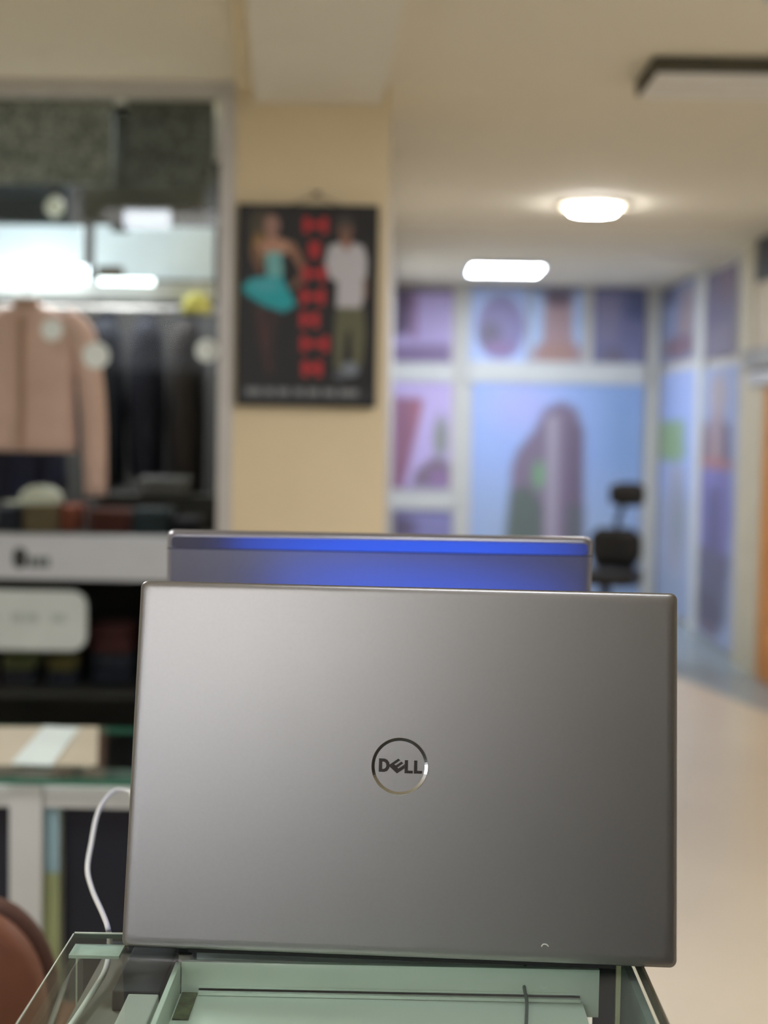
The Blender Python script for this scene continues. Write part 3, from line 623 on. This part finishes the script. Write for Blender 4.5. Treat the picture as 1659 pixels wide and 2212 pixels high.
# brown chair at the edge, its back towards the viewer
YA = 1.55
def ap(u, v): return at(u, v, YA)
c = ap(-70, 2212); top = ap(-70, 1985)[2]; hw = 166 * YA / F; cw = .30
m_brown = mat('brown_leather', (112, 64, 36), 0.6, var=0.12, scale=12); m_brown2 = mat('brown_leather_dark', (78, 46, 28), 0.6, var=0.12, scale=12)
t = thing('chair', 'brown upholstered chair with a rounded back, beside the glass counter', 'chair', (c[0] + hw - cw / 2 - .075, YA, 0))
hx = cw / 2 + .075; zc_ = c[2]
def backshape(k, dz):
    pts = [((hx - hw + hw * math.cos(a_)) * k, zc_ + (top - zc_ + dz) * math.sin(a_)) for a_ in np.linspace(0, PI / 2, 12)]
    pts += [((-hx + hw + hw * math.cos(a_)) * k, zc_ + (top - zc_ + dz) * math.sin(a_)) for a_ in np.linspace(PI / 2, PI, 12)]
    return pts + [(-hx * .86 * k, .50), (hx * .86 * k, .50)]
rg = []
for y, k, dz in ((0.0, .95, -.012), (.006, .985, -.004), (.018, 1, 0), (.032, 1, 0), (.044, .985, -.004), (.05, .95, -.012)):
    rg.append([(p[0], y, p[1]) for p in backshape(k, dz)])
MB().loft(rg).build('backrest', m_brown, t)
MB().loft([[(p[0], y, p[1]) for p in backshape(k, dz)] for y, k, dz in ((.0505, .99, -.003), (.056, 1.022, .004), (.066, 1.022, .004), (.072, .99, -.003))]).build('back_cushion', m_brown2, t)
MB().prism(rrect(2 * hx * .95, .42, .05, 6, None, .085), .42, .495, axis='z').build('seat', m_brown, t, bevel=.008)
for x in (-1, 1):
    MB().tube([(x * hx * .8, .03, 0), (x * hx * .8, .03, .55)], [.014, .018], 10).build('leg', m_black, t)
    MB().tube([(x * hx * .8, .46, 0), (x * hx * .8, .46, .42)], [.014, .018], 10).build('leg', m_black, t)

# ================================================================== GLASS COUNTER
ZG = .965; GX0, GX1, GY0, GY1 = -.204, .1555, .38, .967
t = thing('glass_counter', 'narrow glass display counter carrying the front laptop', 'counter', (0, GY0, 0))
Bg = (0, GY0, 0)
def gb(name, a, b, m, edge=None, parent=None, bevel=0):
    mb = MB().box(tuple(min(p, q) - r for p, q, r in zip(a, b, Bg)), tuple(max(p, q) - r for p, q, r in zip(a, b, Bg)), 0, edge)
    return mb.build(name, m, parent or t, None, bevel)
gb('glass_top', (GX0, GY0, ZG - .006), (GX1, GY1, ZG), g_clear)
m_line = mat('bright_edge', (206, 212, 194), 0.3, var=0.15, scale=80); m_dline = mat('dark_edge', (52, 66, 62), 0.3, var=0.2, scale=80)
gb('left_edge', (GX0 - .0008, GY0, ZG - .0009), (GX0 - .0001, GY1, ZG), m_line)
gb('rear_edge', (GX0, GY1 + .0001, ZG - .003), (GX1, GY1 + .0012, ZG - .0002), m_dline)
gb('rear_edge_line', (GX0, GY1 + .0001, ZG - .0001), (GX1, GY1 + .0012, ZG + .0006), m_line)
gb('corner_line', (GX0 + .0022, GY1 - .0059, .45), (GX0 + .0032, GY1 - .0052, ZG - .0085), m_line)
gb('side_pane', (GX0 + .002, GY0 + .004, .45), (GX0 + .007, GY1 - .006, ZG - .0085), g_clear)
gb('side_pane', (GX1 - .007, GY0 + .004, .45), (GX1 - .002, GY1 - .006, ZG - .0085), mat('dusty_pane', (120, 134, 128), 0.4, var=0.25, scale=30))
gb('front_pane', (GX0 + .008, GY0 + .004, .45), (GX1 - .008, GY0 + .009, ZG - .0085), g_clear)
gb('cabinet_base', (GX0, GY0, 0), (GX1, GY1, .45), m_white)
m_milk = mat('milky_strip', (176, 190, 178), 0.5, var=0.2, scale=60)
gb('edge_strip', (GX0 + .001, GY1 - .022, ZG - .0085), (-.171, GY1 - .001, ZG - .0065), m_milk)
m_tape = mat('dirty_tape', (92, 84, 66), 0.8, var=0.35, scale=60)
gb('edge_tape', (GX1 + .0002, GY0, ZG - .009), (GX1 + .0016, GY1, ZG + .0006), m_tape)
gb('corner_tape', (.1335, .978, .50), (.1475, .981, ZG - .010), mat('black_tape', (34, 40, 46), 0.5, var=0.1))
gb('cream_strip', (.1478, .976, .50), (.1515, .981, ZG - .010), mat('cream_tape', (232, 236, 196), 0.5))
gb('green_strip', (.1518, .974, .50), (.1555, .979, ZG - .010), mat('green_tape', (120, 146, 124), 0.5))
m_tray = mat('tray_white', (228, 238, 226), 0.5, var=0.03)
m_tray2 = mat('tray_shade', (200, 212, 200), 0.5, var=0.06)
TX0, TX1 = -.135, .122
gb('tray', (TX0, GY0 + .012, .925), (TX1, .945, .935), m_tray)
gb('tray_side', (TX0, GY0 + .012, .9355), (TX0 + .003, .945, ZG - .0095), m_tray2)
gb('tray_back', (TX0 + .0035, .9455, .925), (.1325, .950, ZG - .0095), m_tray)
def led(v0, v1, z, m):
    ya, yb = atz(760, v1, z)[1], atz(760, v0, z)[1]
    gb('ledge', (TX0 + .0146, ya, .9355), (.1205, min(yb, .945), z), m)
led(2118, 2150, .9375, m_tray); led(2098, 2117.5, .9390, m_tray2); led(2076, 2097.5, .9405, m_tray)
gb('grime_patch', (TX0 + .0042, .902, .9357), (TX0 + .014, .9444, .9364), mat('grime', (96, 104, 70), 0.8, var=0.5, scale=150))
P = [atz(1135, 2080, .948), atz(1132, 2130, .944), atz(1138, 2165, .940), atz(1136, 2230, .938)]
MB().tube([tuple(np.array(p) - np.array(Bg)) for p in catmull(P, 5)], .0011, 8).build('thin_cord', mat('dark_cord', (70, 88, 78), 0.6), t)
gb('inner_shelf', (GX0 + .008, GY0 + .012, .926), (TX0 - .001, 1.03, .930), mat('grey_shelf', (112, 108, 98), 0.6, var=0.12, scale=20))
gb('inner_shelf', (TX1 + .001, GY0 + .012, .90), (GX1 - .0075, .973, .904), mat('green_grey_shelf', (132, 142, 132), 0.6, var=0.12, scale=20))
gb('shelf_back', (GX0 + .008, 1.0305, .80), (TX0 - .001, 1.036, .936), mat('dark_blue_grey', (50, 58, 66), 0.6))
for (nm, xa_, ya_, xb_, yb_, zz, m, lb) in (('dark_box', -.172, .926, -.142, 1.008, .9435, mat('dark_box_card', (22, 26, 34), 0.6), 'small dark navy box under the glass beside the white tray'),
                                          ('pale_box', -.161, .80, -.142, .922, .9435, mat('pale_box_card', (170, 172, 164), 0.6), 'small pale grey box under the glass in front of the dark one')):
    tag(MB().box((0, 0, 0), (xb_ - xa_, yb_ - ya_, zz - .9303)).build(nm, m, None, (xa_, ya_, .9303), .001), lb, 'box')
# rear counter, level with the first
t = thing('rear_counter', 'second counter behind, level with the glass one, under the rear laptop', 'counter', (0, .985, 0))
MB().box((-.127, .0, .90), (.13, .56, ZG), 0).build('top', m_white, t)
MB().box((-.12, .03, 0), (.12, .54, .899)).build('cabinet', m_white, t)

# ================================================================== FRONT LAPTOP
LW, LH = .3444, .2303
lap = thing('laptop', 'grey metal laptop seen from behind with a chrome ring emblem, on the glass counter', 'laptop', (.0039, .9271, ZG), -.05437)
def lid_mesh(Wd, Hd, th, r, rim, prof=None):
    # outer face at y = 0 with a rounded rim
    mb = MB(); rings = []
    for dy, ins in prof or ((th, .0), (.0016, 0.0), (.0008, .0006), (.0003, .0020), (.00008, .0042), (0, .0065)):
        rings.append([(x, dy, z) for x, z in [(p[0] * (Wd - 2 * ins) / Wd, ins + p[1] * (Hd - 2 * ins) / Hd) for p in rrect(Wd, Hd, r, 8)]])
    return mb.loft(rings, True, 0, True)
lid = lid_mesh(LW, LH, .0055, .0045, .0028).build('lid', m_lid, lap, (0, 0, .0027))
lid.rotation_euler = (math.radians(-11.92), 0, 0)
for p in lid.data.polygons:
    if len(p.vertices) > 4: p.use_smooth = False
cxl, czl = -.0010, .1167            # centre of the emblem on the lid
def RING(r0, r1, y0, y1, n=72):
    rings = []
    for r, y in ((r0, y1), (r0, y0 + .0004), (r1 - .0002, y0), (r1, y0 + .00015), (r1, y1), (r0, y1)):
        rings.append([(r * math.cos(2 * PI * k / n), y, r * math.sin(2 * PI * k / n)) for k in range(n)])
    return MB().loft(rings, False, 0, False)
logo = RING(.01585, .01795, -.0005, .0001).build('emblem_ring', m_chrome, lid, (cxl, 0, czl))
# block letters of the emblem, E tilted
def letter(pts, holes=None, dx=0, dz=0, ang=0.0):
    cu = bpy.data.curves.new('letter', 'CURVE'); cu.dimensions = '2D'; cu.fill_mode = 'BOTH'
    for poly in [pts] + (holes or []):
        s = cu.splines.new('POLY'); s.points.add(len(poly) - 1); s.use_cyclic_u = True
        for k, (x, z) in enumerate(poly):
            ca, sa = math.cos(ang), math.sin(ang)
            s.points[k].co = (x * ca - z * sa + dx, x * sa + z * ca + dz, 0, 1)
    cu.extrude = .00022
    tmp = bpy.data.objects.new('tmp', cu); COL.objects.link(tmp)
    dg = bpy.context.evaluated_depsgraph_get(); me = bpy.data.meshes.new_from_object(tmp.evaluated_get(dg))
    bpy.data.objects.remove(tmp); bpy.data.curves.remove(cu)
    me.transform(Matrix.Rotation(PI / 2, 4, 'X')); me.materials.append(m_chrome_dark)
    o = bpy.data.objects.new('emblem_letter', me); COL.objects.link(o); o.parent = lid; o.location = (cxl, -.00024, czl)
    return o
u = .0182 / 540 * 1.0              # metres per unit of the emblem drawing (ring radius 540)
def q(pts): return [((x - 815) * u, (825 - y) * u) for x, y in pts]
letter(q([(425, 690), (530, 690), (580, 712), (618, 760), (628, 815), (618, 870), (580, 920), (525, 938), (425, 938)]),
       [q([(488, 748), (520, 748), (552, 770), (566, 815), (552, 860), (520, 882), (488, 882)])])
e = [(-135, 62), (-135, -62), (0, -62)]
# tilted E: a block with two slots open towards the upper right
E_ = [(600, 815), (785, 685), (822, 712), (712, 792), (742, 812), (845, 738), (882, 768), (770, 850), (792, 868), (905, 785), (905, 862), (768, 958)]
letter(q(E_))
letter(q([(908, 708), (968, 708), (968, 900), (1062, 900), (1062, 950), (908, 950)]))
letter(q([(1083, 710), (1143, 710), (1143, 900), (1240, 900), (1232, 950), (1083, 950)]))
# light scuff low on the lid
sp = catmull([(.0895, -.0002, .0098), (.0905, -.0002, .0112), (.0925, -.0002, .0112), (.0938, -.0002, .0100)], 4)
MB().tube(sp, .0004, 6).build('scuff', mat('scuff_white', (230, 228, 222), 0.6), lid)
# screen side
bz = MB().prism(rrect(LW - .004, LH - .004, .006, 6, None, .002), .0056, .0066).build('bezel', m_black, lid)
MB().prism(rrect(LW - .016, LH - .022, .002, 3, None, .014), .0067, .0071).build('screen', m_screen, bz)
# base, keyboard, hinge, feet
MB().prism(rrect(LW - .001, .232, .008, 6, None, .0105), .0016, .0135, axis='z').build('base', m_deck, lap, None, .0012)
kb = MB().prism(rrect(.30, .105, .004, 4, None, .035), .0137, .0143, axis='z').build('keyboard', m_black, lap)
for r_ in range(5):
    k_ = MB()
    for c_ in range(14): k_.box((-.146 + c_ * .021, .038 + r_ * .020, .0144), (-.146 + c_ * .021 + .018, .038 + r_ * .020 + .017, .0156))
    k_.build('key_row', m_black, kb)
MB().prism(rrect(.11, .07, .004, 4, None, .155), .0137, .0142, axis='z').build('touchpad', m_deck, lap)
MB().tube([(-.13, .0098, .0085), (.13, .0098, .0085)], .0034, 12).build('hinge', m_black, lap)
for x, y in ((-.15, .02), (.13, .02), (-.15, .225), (.15, .225)): MB().lathe([(.006, 0), (.006, .0016), (.001, .0017)], c=(x, y, 0), n=14).build('rubber_foot', m_rubber, lap)
MB().box((-.13, .0012, .0004), (.135, .0035, .0025)).build('rubber_strip', m_rubber, lap)

# ================================================================== REAR LAPTOP
W2, H2 = .336, .226
tl, tr = at(357, 1146, 1.196), at(1283, 1162, 1.196)
x2 = (tl[0] + tr[0]) / 2; z2t = (tl[2] + tr[2]) / 2
TI = math.radians(2.5)
y2 = 1.196 - H2 * math.sin(-TI); zb2 = z2t - H2 * math.cos(TI)
lap2 = thing('laptop', 'second grey laptop standing behind, its lid top catching blue light', 'laptop', (x2, y2, ZG), math.radians(-.6))
m_lid2 = mat('satin_grey', (152, 150, 152), 0.28, 0.7, var=0.02, scale=300, bump=0.03, bscale=2000)
lid2 = lid_mesh(W2, H2, .007, .006, .0024, ((.007, 0), (.0042, .0003), (.0024, .0010), (.0012, .0020), (.0003, .0032), (0, .0042))).build('lid', m_lid2, lap2, (0, 0, zb2 - ZG))
lid2.rotation_euler = (TI, 0, 0)
MB().prism(rrect(W2 - .009, .0092, .003, 5, None, H2 - .0136), -.0006, .0005).build('antenna_band', mat('glossy_grey', (160, 158, 162), 0.2, 0.85, var=0.02), lid2)
MB().box((-W2 / 2 + .001, -.0003, H2 - .0146), (W2 / 2 - .001, .0004, H2 - .0138)).build('seam', mat('seam_grey', (70, 70, 76), 0.6), lid2)
bz = MB().prism(rrect(W2 - .004, H2 - .004, .005, 5, None, .002), .0071, .0082).build('bezel', m_black, lid2)
MB().prism(rrect(W2 - .02, H2 - .03, .002, 3, None, .018), .0083, .0087).build('screen', m_screen_off, bz)
hb = zb2 - ZG
MB().prism(rrect(W2, .228, .008, 6, None, .012), .002, hb - .001, axis='z').build('base', m_deck, lap2, None, .0012)
kb = MB().prism(rrect(.29, .10, .004, 4, None, .04), hb - .0009, hb - .0003, axis='z').build('keyboard', m_black, lap2)
for r_ in range(5):
    k_ = MB()
    for c_ in range(14): k_.box((-.142 + c_ * .0204, .043 + r_ * .019, hb - .0002), (-.142 + c_ * .0204 + .0175, .043 + r_ * .019 + .016, hb + .001))
    k_.build('key_row', m_black, kb)
MB().prism(rrect(.10, .065, .004, 4, None, .155), hb - .0009, hb - .0004, axis='z').build('touchpad', m_deck, lap2)
MB().tube([(-.12, .008, hb - .004), (.12, .008, hb - .004)], .0045, 12).build('hinge', m_black, lap2)
for x, y in ((-.11, .03), (.11, .03), (-.11, .22), (.11, .22)): MB().lathe([(.006, 0), (.006, .002), (.001, .0021)], c=(x, y, 0), n=14).build('rubber_foot', m_rubber, lap2)

# ================================================================== CABLE
pl = [np.array([x2 - W2 / 2 - .024, 1.262, ZG + .0115]), np.array([x2 - W2 / 2 - .036, 1.266, ZG + .0135]), at(282, 1712, 1.285), at(247, 1709, 1.29), at(213, 1752, 1.27), at(197, 1823, 1.22), at(189, 1878, 1.16), at(200, 1924, 1.10), at(222, 1974, 1.04), at(233, 2005, .995)]
pl += [atz(237, 2042, .943), atz(228, 2094, .9385), atz(200, 2143, .9355), atz(160, 2205, .9335), atz(118, 2262, .9335)]
ct = thing('charging_cable', 'white charging cable drooping behind the left side of the laptops and under the glass', 'cable', tuple(pl[0]))
MB().tube([tuple(p - pl[0]) for p in catmull(pl, 10)], .0019, 10).build('cord', m_cable, ct)
d = (pl[1] - pl[0]) / np.linalg.norm(pl[1] - pl[0])
d = np.array([-1.0, 0, 0.05])
MB().tube([tuple(-d * .0225), (0, 0, 0), tuple(d * .010)], [.0045, .0045, .0026], 12).build('plug', m_cable, ct)
